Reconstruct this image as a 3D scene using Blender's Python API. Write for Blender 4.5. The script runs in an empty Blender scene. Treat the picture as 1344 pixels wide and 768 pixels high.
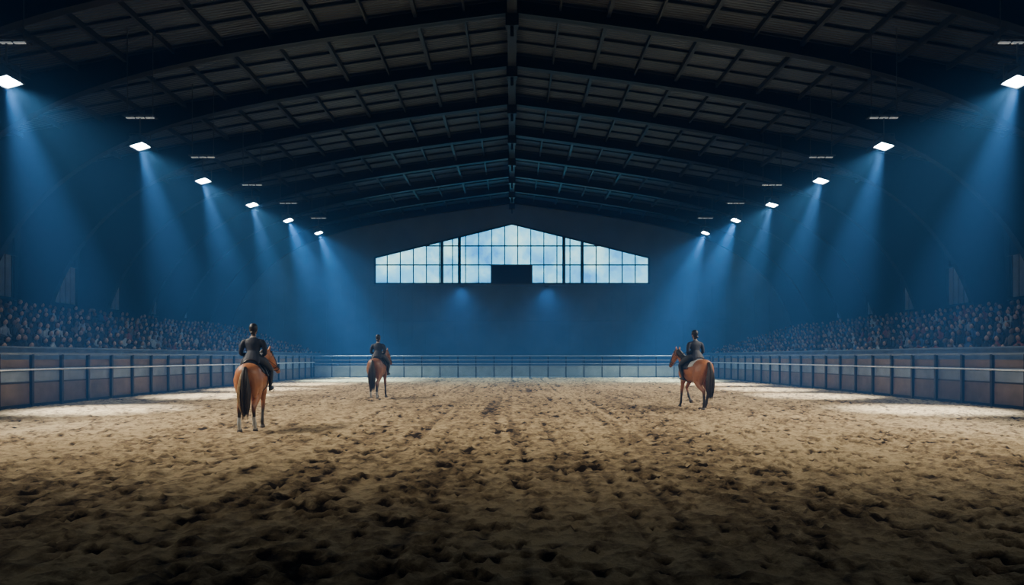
import bpy, math, random
import numpy as np
from mathutils import Vector, Matrix
random.seed(7); rng=np.random.default_rng(11)
scene=bpy.context.scene
col=scene.collection
CAMH=1.65

# ------------------------------------------------------------------ materials
def mat(name, color, rough=0.6, metal=0.0, var=0.15, nscale=6.0, bump=0.0, bscale=40.0, emis=None, estr=0.0, attr=None, spec=0.5):
    m=bpy.data.materials.new(name); m.use_nodes=True
    nt=m.node_tree; N=nt.nodes; L=nt.links
    b=N['Principled BSDF']
    b.inputs['Roughness'].default_value=rough; b.inputs['Metallic'].default_value=metal
    b.inputs['Specular IOR Level'].default_value=spec
    tc=N.new('ShaderNodeTexCoord')
    no=N.new('ShaderNodeTexNoise'); no.inputs['Scale'].default_value=nscale; no.inputs['Detail'].default_value=4
    L.new(tc.outputs['Object'],no.inputs['Vector'])
    mr=N.new('ShaderNodeMapRange'); mr.inputs['From Min'].default_value=0.3; mr.inputs['From Max'].default_value=0.7
    mr.inputs['To Min'].default_value=1-var; mr.inputs['To Max'].default_value=1+var
    L.new(no.outputs['Fac'],mr.inputs['Value'])
    mx=N.new('ShaderNodeVectorMath'); mx.operation='SCALE'
    if attr:
        a=N.new('ShaderNodeAttribute'); a.attribute_name=attr
        L.new(a.outputs['Color'],mx.inputs[0])
    else:
        mx.inputs[0].default_value=color[:3]
    L.new(mr.outputs['Result'],mx.inputs['Scale'])
    L.new(mx.outputs['Vector'],b.inputs['Base Color'])
    if bump>0:
        n2=N.new('ShaderNodeTexNoise'); n2.inputs['Scale'].default_value=bscale; n2.inputs['Detail'].default_value=5
        L.new(tc.outputs['Object'],n2.inputs['Vector'])
        bp=N.new('ShaderNodeBump'); bp.inputs['Strength'].default_value=bump; bp.inputs['Distance'].default_value=0.02
        L.new(n2.outputs['Fac'],bp.inputs['Height']); L.new(bp.outputs['Normal'],b.inputs['Normal'])
    if emis:
        b.inputs['Emission Color'].default_value=(*emis,1); b.inputs['Emission Strength'].default_value=estr
    return m

M_steel=mat('painted_dark_steel',(0.009,0.012,0.018),0.5,0.3,0.2,3)
M_purlin=mat('galvanised_purlin',(0.022,0.03,0.045),0.5,0.3)
M_post=mat('fence_post_black',(0.012,0.014,0.018),0.4,0.5)
M_toprail=mat('fence_top_rail',(0.2,0.23,0.27),0.35,0.4)
M_rail=mat('fence_rail_white',(0.75,0.79,0.85),0.4,0.1)
M_board=mat('kickboard_brown',(0.155,0.115,0.10),0.7,0,0.25,2,0.3,30)
M_board2=mat('panel_bluegrey',(0.19,0.24,0.33),0.55,0,0.2,2)
M_back=mat('far_board_pale',(0.26,0.33,0.4),0.6,0,0.15,1.5)
M_conc=mat('concrete_floor',(0.04,0.043,0.05),0.85,0,0.25,1.0,0.3,20)
M_stand=mat('grandstand_concrete',(0.03,0.033,0.04),0.8,0,0.2,2)
M_barrier=mat('grandstand_barrier',(0.28,0.33,0.4),0.6,0,0.15,1)
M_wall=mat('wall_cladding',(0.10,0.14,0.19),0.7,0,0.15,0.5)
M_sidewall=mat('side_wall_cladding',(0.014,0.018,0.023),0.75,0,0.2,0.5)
M_curtain=mat('pale_panel_blind',(0.34,0.37,0.42),0.8,0,0.25,0.6)
M_board_dark=mat('scoreboard_face',(0.006,0.008,0.012),0.3)
M_lamp=mat('floodlight_lens',(0.9,0.95,1),0.3,emis=(0.75,0.9,1.0),estr=120)
M_tray_glow=mat('tray_glow_strip',(0.9,0.95,1),0.3,emis=(0.75,0.88,1.0),estr=0.2)  # weak glow put in for the sheen of the tray's metal segments
M_house=mat('floodlight_housing',(0.09,0.1,0.11),0.4,0.7)

def pane_mat():
    m=bpy.data.materials.new('daylit_frosted_pane'); m.use_nodes=True
    nt=m.node_tree;N=nt.nodes;L=nt.links
    b=N['Principled BSDF']; b.inputs['Roughness'].default_value=0.3
    tc=N.new('ShaderNodeTexCoord'); n=N.new('ShaderNodeTexNoise'); n.inputs['Scale'].default_value=0.35; n.inputs['Detail'].default_value=6
    n.inputs['Roughness'].default_value=0.6
    L.new(tc.outputs['Object'],n.inputs['Vector'])
    r=N.new('ShaderNodeValToRGB'); e=r.color_ramp.elements
    e[0].position=0.35; e[0].color=(0.02,0.22,0.68,1); e[1].position=0.72; e[1].color=(0.40,0.85,1.0,1)
    x=r.color_ramp.elements.new(0.5); x.color=(0.09,0.45,0.88,1)
    L.new(n.outputs['Fac'],r.inputs['Fac'])
    b.inputs['Base Color'].default_value=(0.1,0.15,0.2,1)
    L.new(r.outputs['Color'],b.inputs['Emission Color']); b.inputs['Emission Strength'].default_value=2.8
    return m
M_pane=pane_mat()

def roof_mat():
    m=mat('corrugated_roof_sheet',(0.045,0.065,0.105),0.5,0.2,0.3,0.4)
    nt=m.node_tree;N=nt.nodes;L=nt.links;b=N['Principled BSDF']
    tc=N.new('ShaderNodeTexCoord'); w=N.new('ShaderNodeTexWave'); w.bands_direction='Y'; w.inputs['Scale'].default_value=1.6
    L.new(tc.outputs['Object'],w.inputs['Vector'])
    bp=N.new('ShaderNodeBump'); bp.inputs['Strength'].default_value=0.9; bp.inputs['Distance'].default_value=0.05
    L.new(w.outputs['Fac'],bp.inputs['Height']); L.new(bp.outputs['Normal'],b.inputs['Normal'])
    return m
M_roof=roof_mat()

def sand_mat():
    m=bpy.data.materials.new('harrowed_sand'); m.use_nodes=True
    nt=m.node_tree;N=nt.nodes;L=nt.links;b=N['Principled BSDF']; b.inputs['Roughness'].default_value=0.95
    b.inputs['Specular IOR Level'].default_value=0.15
    tc=N.new('ShaderNodeTexCoord')
    a=N.new('ShaderNodeAttribute'); a.attribute_name='sand_dark'
    n1=N.new('ShaderNodeTexNoise'); n1.inputs['Scale'].default_value=11; n1.inputs['Detail'].default_value=9; n1.inputs['Roughness'].default_value=0.75
    L.new(tc.outputs['Object'],n1.inputs['Vector'])
    add=N.new('ShaderNodeMath'); add.operation='MULTIPLY_ADD'; add.inputs[1].default_value=1.0
    L.new(n1.outputs['Fac'],add.inputs[0]); L.new(a.outputs['Fac'],add.inputs[2])
    r=N.new('ShaderNodeValToRGB'); e=r.color_ramp.elements
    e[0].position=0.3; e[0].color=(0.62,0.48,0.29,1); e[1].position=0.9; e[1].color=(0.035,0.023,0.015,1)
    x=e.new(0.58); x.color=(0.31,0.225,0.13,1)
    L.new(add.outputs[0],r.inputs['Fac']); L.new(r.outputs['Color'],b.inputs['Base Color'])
    n2=N.new('ShaderNodeTexNoise'); n2.inputs['Scale'].default_value=26; n2.inputs['Detail'].default_value=8; n2.inputs['Roughness'].default_value=0.75
    L.new(tc.outputs['Object'],n2.inputs['Vector'])
    bp=N.new('ShaderNodeBump'); bp.inputs['Strength'].default_value=1.0; bp.inputs['Distance'].default_value=0.06
    L.new(n2.outputs['Fac'],bp.inputs['Height']); L.new(bp.outputs['Normal'],b.inputs['Normal'])
    return m
M_sand=sand_mat()

# ------------------------------------------------------------------ mesh builder
class MB:
    def __init__(s): s.v=[]; s.f=[]; s.m=[]
    def box(s,c,d,mi=0,R=None):
        o=len(s.v); cx,cy,cz=c; hx,hy,hz=d[0]/2,d[1]/2,d[2]/2
        for sx,sy,sz in ((-1,-1,-1),(1,-1,-1),(1,1,-1),(-1,1,-1),(-1,-1,1),(1,-1,1),(1,1,1),(-1,1,1)):
            p=Vector((sx*hx,sy*hy,sz*hz))
            if R is not None: p=R@p
            s.v.append((p.x+cx,p.y+cy,p.z+cz))
        for q in ((0,3,2,1),(4,5,6,7),(0,1,5,4),(1,2,6,5),(2,3,7,6),(3,0,4,7)):
            s.f.append(tuple(o+i for i in q)); s.m.append(mi)
    def prism(s,poly,y0,y1,mi=0):
        o=len(s.v); n=len(poly)
        for x,z in poly: s.v.append((x,y0,z))
        for x,z in poly: s.v.append((x,y1,z))
        s.f.append(tuple(o+i for i in range(n))); s.m.append(mi)
        s.f.append(tuple(o+n+i for i in reversed(range(n)))); s.m.append(mi)
        for i in range(n):
            j=(i+1)%n; s.f.append((o+j,o+i,o+n+i,o+n+j)); s.m.append(mi)
    def loft(s,secs,n=14,side=(0,1,0),sub=3,mi=0,close=True):
        P=np.array(secs,dtype=float)
        if sub>1 and len(P)>2:
            out=[]; Q=np.vstack([2*P[0]-P[1],P,2*P[-1]-P[-2]])
            for i in range(1,len(Q)-2):
                p0,p1,p2,p3=Q[i-1:i+3]
                for k in range(sub):
                    t=k/sub
                    out.append(0.5*((2*p1)+(-p0+p2)*t+(2*p0-5*p1+4*p2-p3)*t*t+(-p0+3*p1-3*p2+p3)*t**3))
            out.append(P[-1]); P=np.array(out)
        P[:,3:]=np.maximum(P[:,3:],0.001)
        C=P[:,:3]; T=np.gradient(C,axis=0); T/=np.linalg.norm(T,axis=1)[:,None]+1e-9
        sd=np.array(side,dtype=float); o=len(s.v)
        for c,t,(a,b) in zip(C,T,P[:,3:5]):
            S=sd-np.dot(sd,t)*t; S/=np.linalg.norm(S)+1e-9; U=np.cross(t,S)
            for k in range(n):
                th=2*math.pi*k/n
                s.v.append(tuple(c+a*math.cos(th)*S+b*math.sin(th)*U))
        m=len(C)
        for i in range(m-1):
            for k in range(n):
                k2=(k+1)%n
                s.f.append((o+i*n+k,o+i*n+k2,o+(i+1)*n+k2,o+(i+1)*n+k)); s.m.append(mi)
        if close:
            s.f.append(tuple(o+k for k in reversed(range(n)))); s.m.append(mi)
            s.f.append(tuple(o+(m-1)*n+k for k in range(n))); s.m.append(mi)
    def tube(s,pts,r,n=8,mi=0,side=(0,1,0),sub=1):
        rr=r if hasattr(r,'__len__') else [r]*len(pts)
        s.loft([(*p,q,q) for p,q in zip(pts,rr)],n=n,side=side,sub=sub,mi=mi)
    def ball(s,c,r,mi=0,n=12):
        r=r if hasattr(r,'__len__') else (r,r,r)
        secs=[]
        for i in range(9):
            a=-math.pi/2+math.pi*i/8
            secs.append((c[0],c[1],c[2]+r[2]*math.sin(a),max(0.02,math.cos(a))*r[1],max(0.02,math.cos(a))*r[0]))
        s.loft(secs,n=n,sub=1,mi=mi)
    def ring(s,c,S,U,a,b,r,mi=0,n=20,m=6):
        S=np.array(S,float);U=np.array(U,float);S/=np.linalg.norm(S);U/=np.linalg.norm(U);W=np.cross(S,U);c=np.array(c,float)
        o=len(s.v)
        for i in range(n):
            t=2*math.pi*i/n; d=math.cos(t)*S+math.sin(t)*U
            p=c+a*math.cos(t)*S+b*math.sin(t)*U
            for k in range(m):
                u=2*math.pi*k/m; s.v.append(tuple(p+r*math.cos(u)*d+r*math.sin(u)*W*1.4))
        for i in range(n):
            for k in range(m):
                i2=(i+1)%n;k2=(k+1)%m
                s.f.append((o+i*m+k,o+i2*m+k,o+i2*m+k2,o+i*m+k2)); s.m.append(mi)
    def mesh(s,name,mats,smooth=False):
        me=bpy.data.meshes.new(name); me.from_pydata(s.v,[],s.f)
        for m in mats: me.materials.append(m)
        me.polygons.foreach_set('material_index',s.m)
        if smooth: me.polygons.foreach_set('use_smooth',[True]*len(s.f))
        me.update(); return me
    def obj(s,name,mats,smooth=False,parent=None,bevel=0):
        o=bpy.data.objects.new(name,s.mesh(name,mats,smooth)); col.objects.link(o)
        if parent: o.parent=parent
        if bevel:
            b=o.modifiers.new('bevel','BEVEL'); b.width=bevel; b.segments=2; b.limit_method='ANGLE'
        return o
def empty(name,loc=(0,0,0),rz=0,sc=1):
    e=bpy.data.objects.new(name,None); e.empty_display_size=0.3; col.objects.link(e)
    e.location=loc; e.rotation_euler=(0,0,rz); e.scale=(sc,)*3; return e

def remeshed(name,mb,voxel,smooth,mats,colfn):
    o=bpy.data.objects.new('tmp',mb.mesh('tmp',[])); col.objects.link(o)
    r=o.modifiers.new('r','REMESH'); r.mode='VOXEL'; r.voxel_size=voxel; r.use_smooth_shade=True
    s=o.modifiers.new('s','SMOOTH'); s.factor=0.5; s.iterations=smooth
    dg=bpy.context.evaluated_depsgraph_get(); dg.update()
    me=bpy.data.meshes.new_from_object(o.evaluated_get(dg)); me.name=name
    bpy.data.objects.remove(o)
    for m in mats: me.materials.append(m)
    n=len(me.vertices); co=np.empty(n*3,dtype=np.float32); me.vertices.foreach_get('co',co); co=co.reshape(-1,3)
    c=np.ones((n,4),dtype=np.float32); c[:,:3]=colfn(co)
    a=me.color_attributes.new('Col','FLOAT_COLOR','POINT'); a.data.foreach_set('color',c.ravel())
    me.polygons.foreach_set('use_smooth',[True]*len(me.polygons))
    ob=bpy.data.objects.new(name,me); col.objects.link(ob); return ob

# ------------------------------------------------------------------ noise utils
def vnoise(x,y,sc,seed):
    r=np.random.default_rng(seed); G=r.random((256,256))
    X=x/sc; Y=y/sc; xi=np.floor(X).astype(int); yi=np.floor(Y).astype(int); fx=X-xi; fy=Y-yi
    fx=fx*fx*(3-2*fx); fy=fy*fy*(3-2*fy)
    g=lambda a,b:G[a%256,b%256]
    return (g(xi,yi)*(1-fx)+g(xi+1,yi)*fx)*(1-fy)+(g(xi,yi+1)*(1-fx)+g(xi+1,yi+1)*fx)*fy
def pock(x,y,cell,seed,prob,rad,asp=1.3):
    r=np.random.default_rng(seed); J=r.random((256,256,4))
    X=x/cell;Y=y/cell;xi=np.floor(X).astype(int);yi=np.floor(Y).astype(int)
    out=np.zeros_like(x); rim=np.zeros_like(x)
    for dx in(-1,0,1):
        for dy in(-1,0,1):
            a=xi+dx;b=yi+dy; j=J[a%256,b%256]
            px=(a+0.15+0.7*j[...,0])*cell; py=(b+0.15+0.7*j[...,1])*cell
            rr=rad*(0.55+0.9*j[...,3])
            d=np.sqrt((x-px)**2+((y-py)/asp)**2)/rr
            on=(j[...,2]<prob)
            out=np.maximum(out,np.exp(-d**2*1.6)*on); rim=np.maximum(rim,np.exp(-((d-1.35)/0.35)**2)*on)
    return out,rim

HW=16.2; YB=56.0
# ------------------------------------------------------------------ sand
ys=[-2.8]
while ys[-1]<YB: ys.append(ys[-1]+(0.25 if ys[-1]<3.0 else max(0.03,0.0062*ys[-1])))
ys=np.array(ys); ys[-1]=YB-0.05
xs=np.linspace(-HW+0.14,HW-0.14,760)
X,Y=np.meshgrid(xs,ys)
wx=X+0.14*(vnoise(X+100,Y+100,0.13,21)-0.5); wy=Y+0.16*(vnoise(X+100,Y+100,0.13,22)-0.5)
p1,r1=pock(wx,wy,0.46,3,0.65,0.105,1.3); p2,r2=pock(wx+50,wy+9,0.24,5,0.6,0.052,1.3)
p3,r3=pock(wx+20,wy+40,0.33,15,0.5,0.062,1.5)
big=vnoise(X+100,Y+100,2.4,1); dens=np.clip((vnoise(X+60,Y+60,1.3,9)-0.12)*2.6,0,1)
fine=vnoise(X+100,Y+100,0.12,2)+0.6*vnoise(X+100,Y+100,0.06,4)
streak=vnoise((X+100),(Y+100)/9,0.28,6); streak2=vnoise((X+100),(Y+100)/14,0.9,8)
track=vnoise((X+100)+0.05*np.sin(Y*0.4),(Y+100)/40,0.16,31)   # long harrow lines
p1=p1*dens; p2=p2*(0.4+0.6*dens)
cen=np.exp(-(X/4.5)**2)
trk=np.clip((track-0.62)*4,0,1)*(0.25+0.75*cen)
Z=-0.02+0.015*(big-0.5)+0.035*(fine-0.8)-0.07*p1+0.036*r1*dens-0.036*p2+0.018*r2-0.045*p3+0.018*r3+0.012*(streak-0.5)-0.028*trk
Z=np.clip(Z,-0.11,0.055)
sand_dark=0.70*p1+0.50*p2+0.54*p3+0.16*(streak2-0.5)+0.12*(big-0.5)+0.1*(streak-0.5)+0.36*(fine-0.8)  # darker colour in pocks and tracks, plus random patches and grain
sand_dark=sand_dark+0.26*trk+0.05*cen-0.12
ny,nx=X.shape
me=bpy.data.meshes.new('arena_sand'); V=np.stack([X,Y,Z],-1).reshape(-1,3).astype(np.float32)
idx=np.arange(ny*nx).reshape(ny,nx)
F=np.stack([idx[:-1,:-1],idx[:-1,1:],idx[1:,1:],idx[1:,:-1]],-1).reshape(-1,4)
me.vertices.add(len(V)); me.vertices.foreach_set('co',V.ravel())
me.loops.add(F.size); me.loops.foreach_set('vertex_index',F.ravel().astype(np.int32))
me.polygons.add(len(F)); me.polygons.foreach_set('loop_start',np.arange(0,F.size,4,dtype=np.int32))
me.update(calc_edges=True); me.validate()
at=me.attributes.new('sand_dark','FLOAT','POINT'); at.data.foreach_set('value',sand_dark.ravel().astype(np.float32))
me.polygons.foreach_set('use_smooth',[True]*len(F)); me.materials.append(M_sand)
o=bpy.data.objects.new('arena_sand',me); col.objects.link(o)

b=MB(); b.box((0,33.0,-0.21),(62.4,79.4,0.16)); b.obj('floor',[M_conc])

# ------------------------------------------------------------------ roof + ribs
RX=31.4
def roofz(x): return 18.35-0.125*abs(x)-0.0013*x*x
def hi(x):
    x=abs(x); return (roofz(x)-0.7)*math.sqrt(max(0,1-(x/30)**6))
b=MB()
for s in (-1,1):
    n=28
    for i in range(n):
        x0=s*RX*i/n; x1=s*RX*(i+1)/n
        poly=[(x0,roofz(x0)),(x1,roofz(x1)),(x1,roofz(x1)+0.12),(x0,roofz(x0)+0.12)]
        if s<0: poly=poly[::-1]
        b.prism(poly,-7,73)
b.obj('ceiling',[M_roof])
ribs=[2.7,8.5,14.5,20.4,26.2,32,37.8,43.5,49.5,55.2,60.8,66.3,71.3]
ts=[math.sin(math.pi/2*i/44)for i in range(45)]
half=[(30*t,hi(30*t)) for t in ts]
half[-1]=(30,0.0)
for ry in ribs:
    b=MB()
    for s in (-1,1):
        prev=None
        for (x,z) in half:
            if x<26.5: ox,oz=x,roofz(x)-0.02
            elif x<29.0:
                k=(x-26.5)/2.5; ox=26.5+k*(RX-0.05-26.5); oz=roofz(ox)-0.02
            else: ox,oz=RX-0.05,min(roofz(RX)-0.02,z)
            cur=((s*x,z),(s*ox,oz))
            if prev:
                poly=[prev[0],cur[0],cur[1],prev[1]]
                if s<0: poly=poly[::-1]
                b.prism(poly,ry-0.06,ry+0.06)
                (xa,za),(xb,zb)=prev[0],cur[0]
                L=math.hypot(xb-xa,zb-za); nx_,nz_=-(zb-za)/L*0.1*s,(xb-xa)/L*0.1*s
                poly=[prev[0],cur[0],(xb+nx_,zb+nz_),(xa+nx_,za+nz_)]
                if s<0: poly=poly[::-1]
                b.prism(poly,ry-0.2,ry+0.2)
            prev=cur
    b.box((0,ry,17.45),(0.6,0.45,0.8)); b.box((0,ry,16.9),(0.16,0.16,0.6))
    b.obj('roof_frame',[M_steel])
b=MB()
b.box((0,33,17.9),(0.45,79.5,0.6))
for s in (-1,1):
    for i in range(1,14):
        x=s*2.25*i
        b.box((x,33,roofz(x)-0.16),(0.1 if i%2 else 0.18,79.5,0.26))
for k in range(int(78/1.45)):
    y=-6+k*1.45
    for s in (-1,1):
        for i in range(8):
            x0=s*(RX-0.1)*i/8; x1=s*(RX-0.1)*(i+1)/8
            poly=[(x0,roofz(x0)-.14),(x1,roofz(x1)-.14),(x1,roofz(x1)-0.03),(x0,roofz(x0)-0.03)]
            if s<0: poly=poly[::-1]
            b.prism(poly,y-.035,y+.035)
b.obj('roof_purlins',[M_purlin])

# ------------------------------------------------------------------ walls
WB=72.0
def sidewall(s,name):
    b=MB(); b.box((s*(RX+0.15),33,6.5),(0.3,80,13.2),0)
    y=-6
    while y<72: b.box((s*(RX-0.04),y,6.4),(0.1,0.12,12.6),0); y+=1.2
    return b.obj(name,[M_sidewall])
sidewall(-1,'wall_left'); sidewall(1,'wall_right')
for s in (-1,1):
    for a,c in zip(ribs[3:-1],ribs[4:]):
        b=MB(); y=a+0.5
        while y<c-0.9:
            b.box((s*(RX-0.22),y+0.26,6.7),(0.06,0.44,2.6),0); y+=0.55
        b.box((s*(RX-0.2),(a+c)/2,8.08),(0.14,c-a-0.6,0.14),1); b.box((s*(RX-0.2),(a+c)/2,5.3),(0.14,c-a-0.6,0.14),1)
        b.obj('window_blind',[M_curtain,M_steel])
b=MB()
zt=lambda x: roofz(x)
WZ0,WE,WA,WX=9.33,12.1,15.65,14.4
b.prism([(-RX,-0.1),(RX,-0.1),(RX,WZ0),(-RX,WZ0)],WB,WB+0.3)
for s in (-1,1):
    poly=[(s*WX,WZ0),(s*RX,WZ0),(s*RX,zt(RX)),(s*23,zt(23)),(s*WX,zt(WX)),(s*WX,WE)]
    if s<0: poly=poly[::-1]
    b.prism(poly,WB,WB+0.3)
    poly=[(0,WA),(s*WX,WE),(s*WX,zt(WX)),(s*7,zt(7)),(0,zt(0))]
    if s<0: poly=poly[::-1]
    b.prism(poly,WB,WB+0.3)
x=-30
while x<=30: b.box((x,WB-0.02,4.6),(0.06,0.06,9.1)); x+=1.5
b.obj('wall_back',[M_wall])
b=MB(); b.box((0,WB-0.12,5.6),(62,0.2,0.25)); b.box((0,WB-0.15,9.2),(30,0.3,0.2)); b.obj('trim_1',[M_wall])
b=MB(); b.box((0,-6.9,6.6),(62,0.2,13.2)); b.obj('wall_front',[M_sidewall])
b=MB(); b.prism([(-WX,WZ0),(WX,WZ0),(WX,WE),(0,WA),(-WX,WE)],WB+0.12,WB+0.16,0)
def wtop(x): return WE+(WA-WE)*(1-abs(x)/WX)
px=lambda p:(p-670)/900*WB
for i in range(0,22):
    p=489+i*(360/21); x=px(p); x=max(-WX+0.05,min(WX-0.05,x)); h=wtop(x)-WZ0
    b.box((x,WB+0.06,WZ0+h/2),(0.1,0.12,h),1)
for p in (578,601,738,762):
    x=px(p); h=wtop(x)-WZ0; b.box((x,WB+0.02,WZ0+h/2),(0.32,0.25,h),1)
for z in (11.35,13.35):
    xw=WX if z<WE else WX*(WA-z)/(WA-WE)
    b.box((0,WB+0.06,z),(2*xw,0.12,0.12),1)
b.box((0,WB+0.02,WZ0+0.06),(2*WX,0.25,0.16),1)
for s in (-1,1):
    a=math.atan((WA-WE)/WX); R=Matrix.Rotation(s*a,3,'Y')
    b.box((s*WX/2,WB+0.02,(WE+WA)/2),(WX/math.cos(a),0.25,0.16),1,R)
    b.box((s*WX,WB+0.02,(WZ0+WE)/2),(0.16,0.25,WE-WZ0),1)
b.obj('window_1',[M_pane,M_steel])
b=MB(); b.box((px(669.5),WB-0.45,10.25),(4.35,0.5,2.1),0); b.box((px(669.5),WB-0.72,10.25),(4.1,0.05,1.85),1)
b.obj('scoreboard',[M_house,M_board_dark],bevel=0.02)

# ------------------------------------------------------------------ fences
def side_fence(s):
    b=MB(); x=s*HW; y0,y1=-3,YB; L=y1-y0; c=(y0+y1)/2
    ylist=[y0+0.1+1.53*i for i in range(int(L/1.53)+1)]
    for yy in ylist:
        b.box((x-s*0.02,yy,0.86),(0.1,0.1,1.78),0)
        b.box((x+s*0.12,yy,0.5),(0.16,0.05,0.05),0)
    b.box((x,c,1.76),(0.1,L,0.07),4)
    b.tube([(x-s*0.1,y0,1.24),(x-s*0.1,y1,1.24)],0.032,n=8,mi=1,side=(0,0,1))
    b.box((x+s*0.05,c,0.42),(0.05,L,0.72),2)
    b.box((x+s*0.05,c,0.8),(0.07,L,0.05),0)
    b.box((x+s*0.06,c,1.0),(0.03,L,0.34),3)
    b.box((x+s*0.06,c,1.43),(0.04,L,0.28),2)
    b.box((x+s*0.03,c,0.04),(0.1,L,0.1),0)
    b.obj('arena_fence',[M_post,M_rail,M_board,M_board2,M_toprail])
side_fence(-1); side_fence(1)
b=MB()
for i in range(23):
    x=-HW+2*HW*i/22
    b.box((x,YB+0.1,0.87),(0.07,0.07,1.8),0)
for z in (1.76,1.42,1.12): b.tube([(-HW,YB+0.06,z),(HW,YB+0.06,z)],0.028,n=8,mi=1,side=(0,0,1))
b.box((0,YB+0.12,0.48),(2*HW,0.05,0.85),2); b.box((0,YB+0.1,0.93),(2*HW,0.09,0.06),1)
b.obj('arena_fence',[M_post,M_barrier,M_back])

# ------------------------------------------------------------------ grandstands + crowd
def stand(s):
    b=MB()
    for i in range(8):
        x0=18.5+1.15*i; z=0.85+0.37*i
        b.box((s*(x0+0.57),32,z/2-0.05),(1.15,78,z+0.1),0)
        b.box((s*(x0+0.75),32,z+0.38),(0.42,76,0.06),1)
        b.box((s*(x0+0.98),32,z+0.6),(0.05,76,0.4),1)
    b.box((s*18.1,32,1.0),(0.15,78,2.0),2); b.box((s*18.1,32,2.02),(0.22,78,0.06),3)
    b.box((s*27.9,32,2.0),(0.3,78,4.2),0)
    b.obj('grandstand',[M_stand,M_house,M_board2,M_barrier])
stand(-1); stand(1)
t=MB()
t.loft([(0,0,0.42,0.17,0.13),(0,0,0.65,0.15,0.11),(0.02,0,0.88,0.19,0.11),(0.02,0,0.98,0.17,0.08),(0.03,0,1.03,0.06,0.06),(0.03,0,1.09,0.05,0.055)],n=8,sub=1)
nb=len(t.v)
for q in (-1,1):
    t.loft([(0,q*0.1,0.5,0.09,0.09),(0.4,q*0.13,0.5,0.07,0.07),(0.45,q*0.13,0.42,0.06,0.06),(0.42,q*0.13,0.02,0.05,0.05)],n=6,sub=1,mi=1)
nl=len(t.v)
for q in (-1,1):
    t.loft([(0.02,q*0.2,0.95,0.055,0.055),(0.06,q*0.24,0.7,0.045,0.045),(0.28,q*0.12,0.6,0.035,0.035)],n=6,sub=1)
na=len(t.v)
t.ball((0.04,0,1.2),(0.095,0.078,0.12),2,n=8); nh=len(t.v)
t.loft([(-0.07,0,1.12,0.06,0.03),(-0.045,0,1.22,0.085,0.06),(0.0,0,1.3,0.08,0.09),(0.01,0,1.335,0.03,0.04)],n=8,sub=1)
TV=np.array(t.v); TF=[f for f in t.f]
part=np.zeros(len(TV),int); part[nb:nl]=1; part[nl:na]=0; part[na:nh]=2; part[nh:]=3
def crowd(s):
    vs=[];fs=[];cs=[];off=0
    for i in range(8):
        x0=18.5+1.15*i; z=0.85+0.37*i
        y=10.0
        while y<69:
            y+=random.uniform(0.52,0.72)
            if random.random()<0.1: continue
            sc=random.uniform(0.92,1.06); a=random.uniform(-0.35,0.35); ca,sa=math.cos(a),math.sin(a)
            P=TV.copy()*sc; x=P[:,0]*ca-P[:,1]*sa; yy=P[:,0]*sa+P[:,1]*ca
            lean=random.uniform(-0.05,0.15); x=x+lean*(P[:,2]-0.45)*(P[:,2]>0.45)
            W=np.stack([s*(x0+0.72)-s*x,y+yy*(1 if s<0 else -1)*-1,z+P[:,2]],-1); vs.append(W)
            fs.extend([tuple(k+off for k in f) for f in TF]); off+=len(TV)
            top=random.choice([(0.015,0.018,0.025),(0.01,0.01,0.013),(0.02,0.02,0.03),(0.25,0.25,0.28),(0.25,0.06,0.04),(0.05,0.09,0.2),(0.14,0.1,0.07),(0.4,0.4,0.4),(0.02,0.025,0.025),(0.02,0.018,0.02),(0.01,0.012,0.02),(0.012,0.01,0.01)])
            leg=random.choice([(0.01,0.012,0.02),(0.015,0.015,0.015),(0.04,0.035,0.03)])
            skin=random.choice([(0.6,0.36,0.24),(0.5,0.29,0.2),(0.22,0.13,0.09)])
            hair=random.choice([(0.02,0.015,0.01),(0.04,0.025,0.015),(0.15,0.1,0.05)])
            C=np.ones((len(TV),4)); C[:,:3]=np.array([top,leg,skin,hair])[part]; cs.append(C)
    me=bpy.data.meshes.new('spectator_crowd'); me.from_pydata(np.vstack(vs).tolist(),[],fs)
    a=me.color_attributes.new('Col','FLOAT_COLOR','POINT'); a.data.foreach_set('color',np.vstack(cs).astype(np.float32).ravel())
    me.materials.append(M_crowd); me.polygons.foreach_set('use_smooth',[True]*len(me.polygons))
    col.objects.link(bpy.data.objects.new('spectator_crowd',me))
M_crowd=mat('spectator_clothes',(1,1,1),0.8,attr='Col')
crowd(-1); crowd(1)

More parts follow.
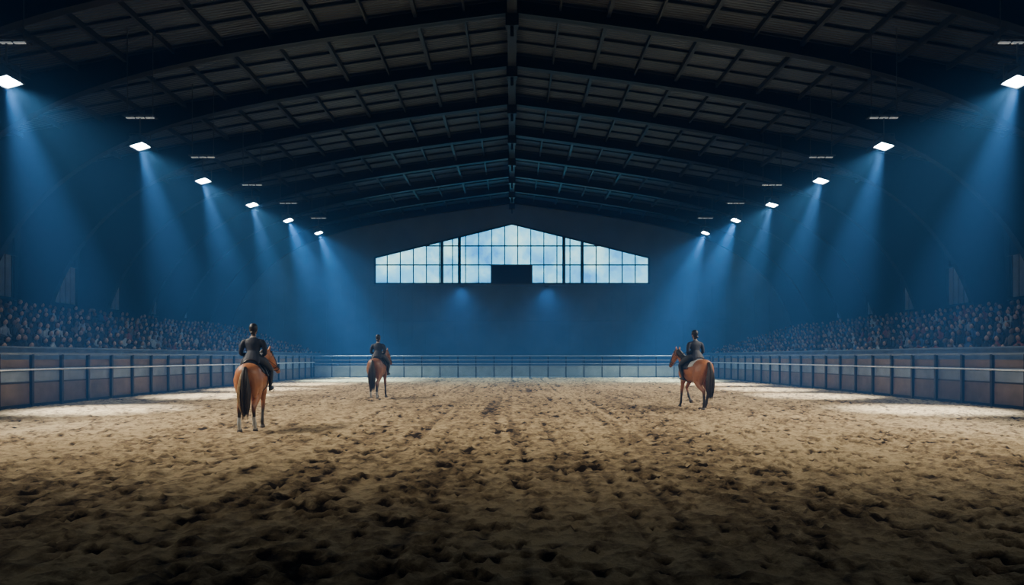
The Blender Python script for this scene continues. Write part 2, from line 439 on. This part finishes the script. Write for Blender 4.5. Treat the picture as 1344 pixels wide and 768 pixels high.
# ------------------------------------------------------------------ floodlights
def spot(parent,loc,aim,energy,size,blend,color,r=0.1,name='lamp_beam'):
    l=bpy.data.lights.new(name,'SPOT'); l.energy=energy; l.spot_size=math.radians(size); l.spot_blend=blend
    l.color=color; l.shadow_soft_size=r
    o=bpy.data.objects.new(name,l); col.objects.link(o); o.parent=parent
    o.location=loc; o.rotation_euler=Vector(aim).to_track_quat('-Z','Y').to_euler(); return o
def flood(x,y,z,s,core,wide,aimc,aimw,cc,cw,csize=34,wsize=70):
    e=empty('floodlight',(x,y,z)); aim=Vector(aimc).normalized()
    R=aim.to_track_quat('-Z','Y').to_matrix()
    b=MB(); K=1.45
    def B(c,d,mi=0):
        c=R@(Vector(c)*K); b.box(c,Vector(d)*K,mi,R)
    B((0,0,0.1),(0.5,0.36,0.16))
    for i in range(7): B((-0.2+i*0.066,0,0.22),(0.015,0.3,0.1))
    B((0,0,0.0),(0.46,0.32,0.03),1)
    B((0,0.2,0.0),(0.54,0.03,0.06)); B((0,-0.2,0.0),(0.54,0.03,0.06)); B((0.26,0,0.0),(0.03,0.4,0.06)); B((-0.26,0,0.0),(0.03,0.4,0.06))
    b.tube([(-0.44,0,0.05),(-0.44,0,0.52),(0.44,0,0.52),(0.44,0,0.05)],0.022,n=6)
    b.tube([(0,0,0.5),(0,0,1.2)],0.03,n=8)
    for q in (-1,1):
        b.box((0,q*0.22,1.25),(1.3,0.05,0.07)); 
        b.tube([(q*0.55,0,1.25),(q*0.55,0,roofz(abs(x)+0.6)-z-0.1)],0.018,n=6)
    for i in range(5): b.box((-0.6+i*0.3,0,1.25),(0.05,0.44,0.05))
    for i in range(3): b.box((-0.42+i*0.42,0,1.2),(0.34,0.1,0.04),2)
    b.obj('housing',[M_house,M_lamp,M_tray_glow],parent=e)
    if core: spot(e,aim*0.12,aimc,core,csize,1.0,cc)
    if wide: spot(e,aim*0.12+Vector((0,0.05,0)),aimw,wide,wsize,1.0,cw,name='flood_beam')
LY=[(6.5,8.6),(14,8.7),(21.7,8.75),(29.5,9.1),(35.5,9.15),(42.2,9.4),(49,9.8),(56.7,10.3)]
COOL=(0.86,0.93,1.0); WARM=(1.0,0.92,0.78); BLU=(0.5,0.78,1.0)
for s in (-1,1):
    for i,(y,h) in enumerate(LY):
        core,wide=33000,6300
        ac=(-s*0.28,0.0,-1); aw=(-s*0.92,0.0,-1); cc,cw=COOL,WARM
        cz,wz=32,72
        if i==0: core=0; wide=2000; ac=(-s*0.5,0.5,-1); aw=(-s*1.0,0.7,-1)
        if i==1: core=5000; wide=9500; ac=(-s*0.4,0.2,-1); aw=(-s*0.88,0.15,-1); wz=66
        if i==2: wide=7500
        if i>=6: core,wide=50000,9000; aw=(-s*0.8,0,-1); cc=cw=BLU; ac=(-s*0.4,0,-1); cz=42
        flood(s*16,y,CAMH+h,s,core,wide,ac,aw,cc,cw,cz,wz)
# small blue wall washers under the end window
for p in (605,715):
    e=empty('wall_washer',(px(p),WB-0.5,WZ0-0.3)); b=MB()
    b.box((0,0,0),(0.4,0.25,0.14)); b.box((0,0.25,0.05),(0.08,0.3,0.08)); b.box((0,-0.13,-0.02),(0.44,0.02,0.16))
    b.obj('washer_body',[M_house],parent=e)
    spot(e,(0,-0.1,-0.14),(0,-0.9,-1),9000,96,1.0,(0.4,0.7,1.0),0.3)

# ------------------------------------------------------------------ horse
TR=[(-0.80,1.24,.07,.09),(-0.74,1.25,.20,.22),(-0.58,1.27,.285,.30),(-0.32,1.25,.30,.315),(0.0,1.20,.29,.33),(0.28,1.19,.28,.36),(0.5,1.22,.24,.37),(0.66,1.19,.21,.29),(0.78,1.15,.12,.16)]
TX=np.array([t[0] for t in TR])
def bs(x,th,off):
    zc=np.interp(x,TX,[t[1] for t in TR]); w=np.interp(x,TX,[t[2] for t in TR]); h=np.interp(x,TX,[t[3] for t in TR])
    return (x,(w+off)*math.sin(th),zc+(h+off)*math.cos(th))
def lerp3(s,a,b,c):
    p=b; q=c if s>0 else a; k=abs(s)
    return [tuple(pi*(1-k)+qi*k for pi,qi in zip(P,Q)) for P,Q in zip(p,q)]
HB=[(-.36,.94),(-.80,.60),(-.93,.27),(-.90,.06)]; HS=[(-.30,.92),(-.66,.53),(-.61,.17),(-.55,.05)]; HF=[(-.22,.92),(-.47,.54),(-.33,.18),(-.26,.05)]
FB=[(.46,.92),(.40,.53),(.24,.19),(.28,.05)]; FS=[(.48,.92),(.51,.53),(.50,.17),(.55,.05)]; FF=[(.52,.92),(.66,.56),(.76,.19),(.83,.05)]
FL=[(.52,.92),(.73,.64),(.60,.36),(.52,.25)]
def make_horse(loc,rz,sc,legs,coat,hair,hair2,socks,head_turn=0.0,white_pad=False,lower=(0.02,0.015,0.012)):
    e=empty('horse',loc,rz,sc); b=MB(); hoof=MB()
    b.loft([(x,0,z,w,h) for x,z,w,h in TR],n=20)
    for s in (-1,1):
        b.loft([(-.74,s*.10,1.2,.06,.10),(-.62,s*.145,1.20,.14,.25),(-.44,s*.165,1.14,.15,.28),(-.25,s*.17,1.02,.08,.12)],n=12)
        b.loft([(-.66,s*.12,1.34,.10,.12),(-.63,s*.135,1.12,.13,.13),(-.60,s*.145,.92,.10,.11),(-.58,s*.145,.78,.06,.07)],n=12)
        b.loft([(.36,s*.12,1.36,.08,.12),(.48,s*.15,1.18,.115,.22),(.60,s*.13,1.05,.10,.15),(.64,s*.1,.98,.05,.08)],n=12)
    ht=head_turn
    def T(x,z,y=0):
        k=max(0,x-0.5); return (x-abs(ht)*k*k*0.5, y+ht*k*k*1.1, z)
    neck=[(.40,1.30,.17,.30),(.58,1.43,.145,.265),(.75,1.56,.105,.20),(.90,1.70,.085,.155),(1.0,1.79,.075,.125),(1.06,1.83,.06,.08)]
    b.loft([(*T(x,z),a,c) for x,z,a,c in neck],n=16)
    head=[(.99,1.83,.06,.07),(1.06,1.79,.088,.115),(1.14,1.71,.10,.14),(1.22,1.61,.088,.12),(1.30,1.50,.062,.085),(1.37,1.41,.055,.066),(1.42,1.34,.058,.064),(1.445,1.30,.04,.04)]
    b.loft([(*T(x,z),a,c) for x,z,a,c in head],n=16)
    for s in (-1,1):
        b.loft([(*T(1.02,1.88,s*.05),.03,.03),(*T(1.035,1.94,s*.065),.034,.024),(*T(1.05,2.02,s*.062),.008,.008)],n=8,side=(0,1,0))
    for k,(kind,sw) in enumerate(legs):
        s=1 if k%2==0 else -1
        if k<2:
            J=lerp3(sw,HB,HS,HF); st,hk,ft,hf=J; yy=s*.145
            b.loft([(-.52,yy,1.22,.12,.17),(-.46+sw*.03,s*.165,1.06,.13,.215),(st[0]-.06,s*.17,st[1],.115,.165),
                    ((st[0]*.45+hk[0]*.55),s*.16,(st[1]*.45+hk[1]*.55),.075,.10),(hk[0],yy,hk[1]+.02,.055,.07),
                    ((hk[0]+ft[0])/2,yy,(hk[1]+ft[1])/2,.037,.045),(ft[0],yy,ft[1],.047,.052),((ft[0]+hf[0])/2,yy,(ft[1]+hf[1])/2,.04,.042),(hf[0],yy,hf[1],.05,.052)],n=12)
            b.loft([(hk[0]-.055,yy,hk[1]+.09,.014,.014),(hk[0]-.06,yy,hk[1]+.03,.026,.026),(hk[0]-.03,yy,hk[1]-.05,.02,.02)],n=8)
        else:
            J=FL if kind=='lift' else lerp3(sw,FB,FS,FF); el,kn,ft,hf=J; yy=s*.13
            b.loft([(.52,s*.12,1.12,.08,.15),(el[0],s*.14,el[1]+.02,.085,.12),((el[0]+kn[0])/2,yy,(el[1]+kn[1])/2,.06,.072),(kn[0],yy,kn[1],.05,.056),
                    ((kn[0]+ft[0])/2,yy,(kn[1]+ft[1])/2,.034,.04),(ft[0],yy,ft[1],.044,.048),((ft[0]+hf[0])/2,yy,(ft[1]+hf[1])/2,.038,.04),(hf[0],yy,hf[1],.048,.05)],n=12)
        if kind=='lift': pts=[(hf[0],hf[1],.045),(hf[0]-.05,hf[1]-.045,.058),(hf[0]-.07,hf[1]-.06,.06)]
        else: pts=[(hf[0]-.005,hf[1]+.035,.044),(hf[0]+.01,.04,.056),(hf[0]+.018,-.012,.066)]
        hoof.loft([(x,yy,z,r,r*1.08) for x,z,r in pts],n=14,sub=1)
    coat=np.array(coat); lower=np.array(lower)
    def colf(co):
        c=np.tile(coat,(len(co),1)); z=co[:,2]; x=co[:,0]
        k=np.clip((0.62-z)/0.2,0,1)[:,None]; c=c*(1-k)+lower*k
        if socks is not None:
            sk=((z<socks)&(x<0.1))[:,None]; c=np.where(sk,np.array([[.5,.54,.58]]),c)
        m=np.clip((x-1.3)/.1,0,1)[:,None]*(z>1.0)[:,None]; c=c*(1-m)+np.array([[.04,.025,.02]])*m
        ear=(z>1.98)[:,None]; c=np.where(ear,c*.3,c)
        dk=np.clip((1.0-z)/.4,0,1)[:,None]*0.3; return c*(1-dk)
    M_coat=mat('horse_coat',(1,1,1),0.45,0,0.25,3.5,0.1,60,attr='Col')
    body=remeshed('body',b,0.017,5,[M_coat],colf); body.parent=e
    M_hoof=mat('hoof_horn',(.06,.05,.045),.5); hoof.obj('hooves',[M_hoof],True,e)
    M_h=mat('horse_hair',hair,.5,0,.4,20); M_h2=mat('horse_hair_light',hair2,.5,0,.3,20)
    h=MB(); rn=random.Random(3)
    h.loft([(-.76,0,1.46,.035,.035),(-.84,0,1.43,.05,.05),(-.89,0,1.25,.065,.06),(-.89,0,.95,.095,.07),(-.87,0,.62,.07,.05),(-.86,0,.40,.015,.015)],n=12)
    for i in range(60):
        a=rn.uniform(-1,1); q=rn.uniform(-1,1); en=rn.uniform(.28,.58)
        h.loft([(-.78,a*.03,1.45,.012,.012),(-.88+q*.02,a*.07,1.27,.02,.02),(-.90+q*.05,a*.12,.95,.024,.024),(-.88+q*.06,a*.115,.68,.02,.02),(-.87+q*.05,a*.08,en,.003,.003)],n=6,mi=1 if (a>.5 and rn.random()<.6) else 0)
    for i in range(60):
        t=i/59*(len(neck)-2)+0.6; t=min(t,len(neck)-1.01); j=int(t); f=t-j
        x,z,a,c=[neck[j][q]*(1-f)+neck[j+1][q]*f for q in range(4)]
        tx,tz=neck[j+1][0]-neck[j][0],neck[j+1][1]-neck[j][1]; L=math.hypot(tx,tz)
        cx,cz=x-tz/L*c*.97,z+tx/L*c*.97; r=rn.uniform(.12,.2)
        p0=T(cx,cz,0); p1=T(cx-.01,cz-.01,.05+a*.3); p2=T(cx+rn.uniform(-.02,.02),cz-r,a+.045)
        h.loft([(*p0,.02,.012),(*p1,.022,.014),(*p2,.004,.004)],n=6,side=(1,0,0),sub=3)
    for i in range(8):
        a=rn.uniform(-.03,.03); h.loft([(*T(1.03,1.9,a*.5),.012,.008),(*T(1.14,1.87,a),.012,.008),(*T(1.22,1.76,a*1.6),.003,.003)],n=6)
    h.obj('mane_and_tail',[M_h,M_h2],True,e)
    M_leather=mat('saddle_leather',(.018,.012,.01),.35); M_pad=mat('saddle_pad_cloth',(.55,.57,.6) if white_pad else (.03,.034,.05),.8)
    M_metal=mat('stirrup_steel',(.5,.5,.52),.25,1.0)
    def sheet(name,xr,tr,offf,m,thick,mm=14,nn=26):
        s=MB()
        for i in range(mm+1):
            x=xr[0]+(xr[1]-xr[0])*i/mm
            for j in range(nn+1):
                th=tr[0]+(tr[1]-tr[0])*j/nn
                s.v.append(bs(x,th,offf(i/mm,j/nn)))
        for i in range(mm):
            for j in range(nn):
                q=i*(nn+1)+j; s.f.append((q,q+1,q+nn+2,q+nn+1)); s.m.append(0)
        o=s.obj(name,[m],True,e); so=o.modifiers.new('so','SOLIDIFY'); so.thickness=thick; so.offset=1; return o
    sheet('saddle_pad',(-.34,.34),(-1.25,1.25),lambda u,v:.018,M_pad,.012)
    sheet('saddle_seat',(-.27,.26),(-.55,.55),lambda u,v:.04+.06*(2*u-1)**2*(1-abs(2*v-1)**2*.7),M_leather,.018)
    for s in (-1,1):
        sheet('saddle_flap',(-.04,.30),(s*.5,s*1.4),lambda u,v:.04,M_leather,.012,10,12)
    sheet('girth',(.26,.36),(1.3,2*math.pi-1.3),lambda u,v:.014,M_leather,.01,3,30)
    k=MB()
    def hs(x,z,a,c,g=.012,r=.009):
        k.ring(T(x,z),(0,1,0),(.62,0,.78),a+g,c+g,r,0)
    hs(1.30,1.50,.062,.085); hs(1.09,1.77,.09,.125)
    hs(1.36,1.42,.056,.068)
    for s in (-1,1):
        k.tube([T(1.05,1.85,s*.075),T(1.16,1.68,s*.112),T(1.29,1.50,s*.08),T(1.36,1.42,s*.07)],.009,n=6,sub=3)
        k.ball(T(1.125,1.745,s*.088),(.022,.014,.022),1); k.ring(T(1.37,1.40,s*.068),(1,0,0),(0,0,1),.03,.03,.005,2)
        k.ball(T(1.425,1.355,s*.04),(.014,.012,.018),1)
        k.tube([T(1.37,1.40,s*.07),T(1.05,1.52,s*.17),(.72,s*.16,1.66),(.40,s*.08,1.80),(.38,s*.03,1.74),(.42,s*.14,1.6)],.008,n=6,sub=4,side=(0,0,1))
        k.tube([(.10,s*.30,1.42),(.14,s*.37,1.2),(.15,s*.385,.98)],.009,n=6)
        k.ring((.155,s*.385,.935),(0,1,0),(0,0,1),.055,.065,.007,2)
    M_eye=mat('horse_eye',(.006,.005,.004),.1)
    k.obj('bridle_and_reins',[M_leather,M_eye,M_metal],True,e)
    return e

def make_rider(loc,rz,sc,turn=0.0):
    e=empty('rider',loc,rz,sc); b=MB()
    b.loft([(-.05,0,1.57,.15,.12),(-.04,0,1.64,.19,.15),(-.03,0,1.73,.17,.13),(-.02,0,1.84,.148,.108),(0,0,1.96,.185,.12),(0.0,0,2.05,.205,.115),(-.005,0,2.12,.165,.09),(.0,0,2.165,.08,.07),(.012,0,2.22,.055,.058),(.02,0,2.28,.052,.056)],n=18)
    b.loft([(-.07,0,1.82,.13,.07),(-.13,0,1.70,.18,.09),(-.20,0,1.60,.20,.08),(-.25,0,1.54,.18,.04)],n=14)
    hd=[(.055,0,2.235,.035,.04),(.045,0,2.27,.058,.075),(.03,0,2.33,.073,.095),(.018,0,2.40,.075,.098),(.01,0,2.45,.055,.07),(.01,0,2.475,.02,.025)]
    ct,sn=math.cos(turn),math.sin(turn)
    rot=lambda x,y:(x*ct-y*sn,x*sn+y*ct)
    b.loft([(*rot(x,y),z,a,c) for x,y,z,a,c in hd],n=16,side=(-sn,ct,0))
    b.loft([(*rot(.115,0),2.36,.008,.008),(*rot(.145,0),2.325,.014,.016),(*rot(.125,0),2.31,.008,.008)],n=8,side=(-sn,ct,0))
    for s in (-1,1): b.loft([(*rot(.015,s*.075),2.31,.006,.012),(*rot(.01,s*.085),2.335,.01,.02),(*rot(.01,s*.078),2.36,.006,.014)],n=8)
    for s in (-1,1):
        b.loft([(0,s*.14,2.085,.055,.06),(0.0,s*.21,2.05,.066,.07),(-.015,s*.255,1.95,.058,.062),(-.02,s*.272,1.82,.048,.052),(.03,s*.252,1.775,.045,.045),(.16,s*.17,1.775,.040,.040),(.27,s*.085,1.79,.029,.027),(.29,s*.07,1.79,.024,.02)],n=12,side=(1,.3,0))
        b.loft([(-.05,s*.08,1.68,.10,.12),(.08,s*.18,1.62,.10,.115),(.22,s*.27,1.52,.082,.095),(.34,s*.325,1.405,.064,.07),(.355,s*.335,1.36,.058,.066),(.30,s*.345,1.25,.055,.066),(.20,s*.355,1.10,.048,.052),(.13,s*.365,.99,.036,.04),(.11,s*.37,.955,.036,.042)],n=14,side=(0,1,0))
        b.loft([(.03,s*.365,.935,.025,.03),(.08,s*.368,.945,.036,.045),(.17,s*.378,.945,.04,.035),(.26,s*.39,.95,.038,.026),(.30,s*.392,.952,.02,.014)],n=12)
    jac=np.array([.010,.015,.036]); br=np.array([.025,.028,.038]); boot=np.array([.008,.008,.009]); skin=np.array([.45,.28,.2]); shirt=np.array([.3,.3,.32]); hairc=np.array([.02,.014,.01])
    def colf(co):
        x,y,z=co.T; c=np.tile(jac,(len(co),1))
        leg=(z<1.70)&((x>.02)|(z<1.53)); c[leg]=br
        c[(z<1.38)&(x>-.1)]=boot
        c[(z>2.175)&(np.abs(y)<.1)]=shirt; hx=x*ct+y*sn
        c[(z>2.20)]=skin; c[(z>2.21)&(hx<.0)]=hairc
        return c
    o=remeshed('body',b,.013,3,[mat('rider_clothes_and_skin',(1,1,1),.65,0,.12,8,attr='Col')],colf); o.parent=e
    M_hel=mat('riding_helmet_velvet',(.008,.009,.014),.5); M_gl=mat('riding_glove',(.012,.012,.014),.6); M_hair=mat('rider_hair',(.02,.014,.01),.5)
    h=MB()
    h.loft([(*rot(.010,0),2.345,.080,.104),(*rot(.010,0),2.375,.092,.115),(*rot(.009,0),2.41,.096,.118),(*rot(.008,0),2.45,.088,.108),(*rot(.006,0),2.485,.066,.082),(*rot(.005,0),2.505,.036,.046),(*rot(.005,0),2.51,.006,.006)],n=20,side=(-sn,ct,0))
    h.loft([(*rot(.09,0),2.375,.066,.010),(*rot(.13,0),2.368,.05,.008),(*rot(.155,0),2.36,.022,.004)],n=12,side=(-sn,ct,0))
    for s in (-1,1): h.tube([(*rot(.03,s*.08),2.37),(*rot(.045,s*.068),2.28),(*rot(.05,0),2.225)],.006,n=6,sub=3)
    h.obj('riding_helmet',[M_hel],True,e)
    h=MB(); h.ball((*rot(-.085,0),2.28),(.035,.05,.04)); h.obj('hair_bun',[M_hair],True,e)
    h=MB()
    for s in (-1,1):
        h.loft([(.275,s*.082,1.79,.022,.026),(.31,s*.068,1.79,.024,.04),(.35,s*.06,1.79,.022,.042),(.37,s*.056,1.79,.016,.036)],n=10)
        for i in range(4):
            z=1.822-i*.022; ln=[.9,1.0,.95,.8][i]
            h.tube([(.36,s*.058,z),(.36+.032*ln,s*.045,z),(.36+.03*ln,s*.02,z-.003),(.36+.002,s*.018,z-.004),(.35,s*.03,z-.004)],[.011,.0105,.010,.009,.007],n=8,sub=3,side=(0,0,1))
        h.tube([(.315,s*.06,1.825),(.34,s*.042,1.842),(.368,s*.03,1.843),(.385,s*.025,1.838)],[.012,.011,.010,.007],n=8,sub=3,side=(0,0,1))
    h.obj('gloved_hands',[M_gl],True,e)
    ey=MB()
    for s in (-1,1): ey.ball((*rot(.112,s*.032),2.355),(.012,.014,.009))
    ey.loft([(*rot(.115,-.022),2.288,.004,.004),(*rot(.124,0),2.288,.007,.007),(*rot(.115,.022),2.288,.004,.004)],n=6,side=(0,0,1),mi=1)
    ey.obj('eyes_and_mouth',[mat('eye_dark',(.02,.015,.015),.2),mat('lips',(.3,.13,.11),.5)],True,e)
    return e
def place(pxx,pyy):
    d=900*CAMH/(pyy-469); return ((pxx-672)/900*d,d,0)
rad=math.radians
A=place(322,566); LA=(A[0]-.05,A[1]+.6,-.02)
make_horse(LA,rad(98),.98,[('s',-.35),('s',.35),('s',.6),('s',-.6)],(.40,.155,.06),(.02,.013,.01),(.4,.27,.14),.34,head_turn=-.35)
make_rider(LA,rad(98),.98)
B_=place(494,523); LB=(B_[0]-.05,B_[1]+.6,-.02)
make_horse(LB,rad(86),1.04,[('s',.3),('s',-.4),('s',-.6),('s',.6)],(.25,.11,.055),(.01,.008,.007),(.03,.02,.015),.28,head_turn=-.2)
make_rider(LB,rad(86),1.04)
C_=place(917,537); LC=(C_[0]+.02,C_[1]+.5,-.02)
make_horse(LC,rad(106),1.02,[('s',-.5),('s',.7),('s',.6),('lift',0)],(.38,.145,.055),(.015,.01,.008),(.03,.02,.015),None,head_turn=.12,white_pad=True)
make_rider(LC,rad(106),1.02,turn=0.2)

# ------------------------------------------------------------------ haze + world
w=bpy.data.worlds.new('arena_haze'); scene.world=w; w.use_nodes=True; N=w.node_tree.nodes; L=w.node_tree.links
bg=N['Background']; bg.inputs['Color'].default_value=(0.02,0.04,0.08,1); bg.inputs['Strength'].default_value=0.0
vs=N.new('ShaderNodeVolumeScatter'); vs.inputs['Color'].default_value=(0.10,0.37,1.0,1); vs.inputs['Density'].default_value=0.0050; vs.inputs['Anisotropy'].default_value=0.1
L.new(vs.outputs['Volume'],N['World Output'].inputs['Volume'])

# ------------------------------------------------------------------ camera
cd=bpy.data.cameras.new('camera'); cam=bpy.data.objects.new('camera',cd); col.objects.link(cam)
cam.location=(0,0,CAMH); cam.rotation_euler=(math.pi/2,0,0); cd.sensor_width=36; cd.lens=900/1344*36; cd.shift_y=85/1344
cd.clip_end=300; scene.camera=cam
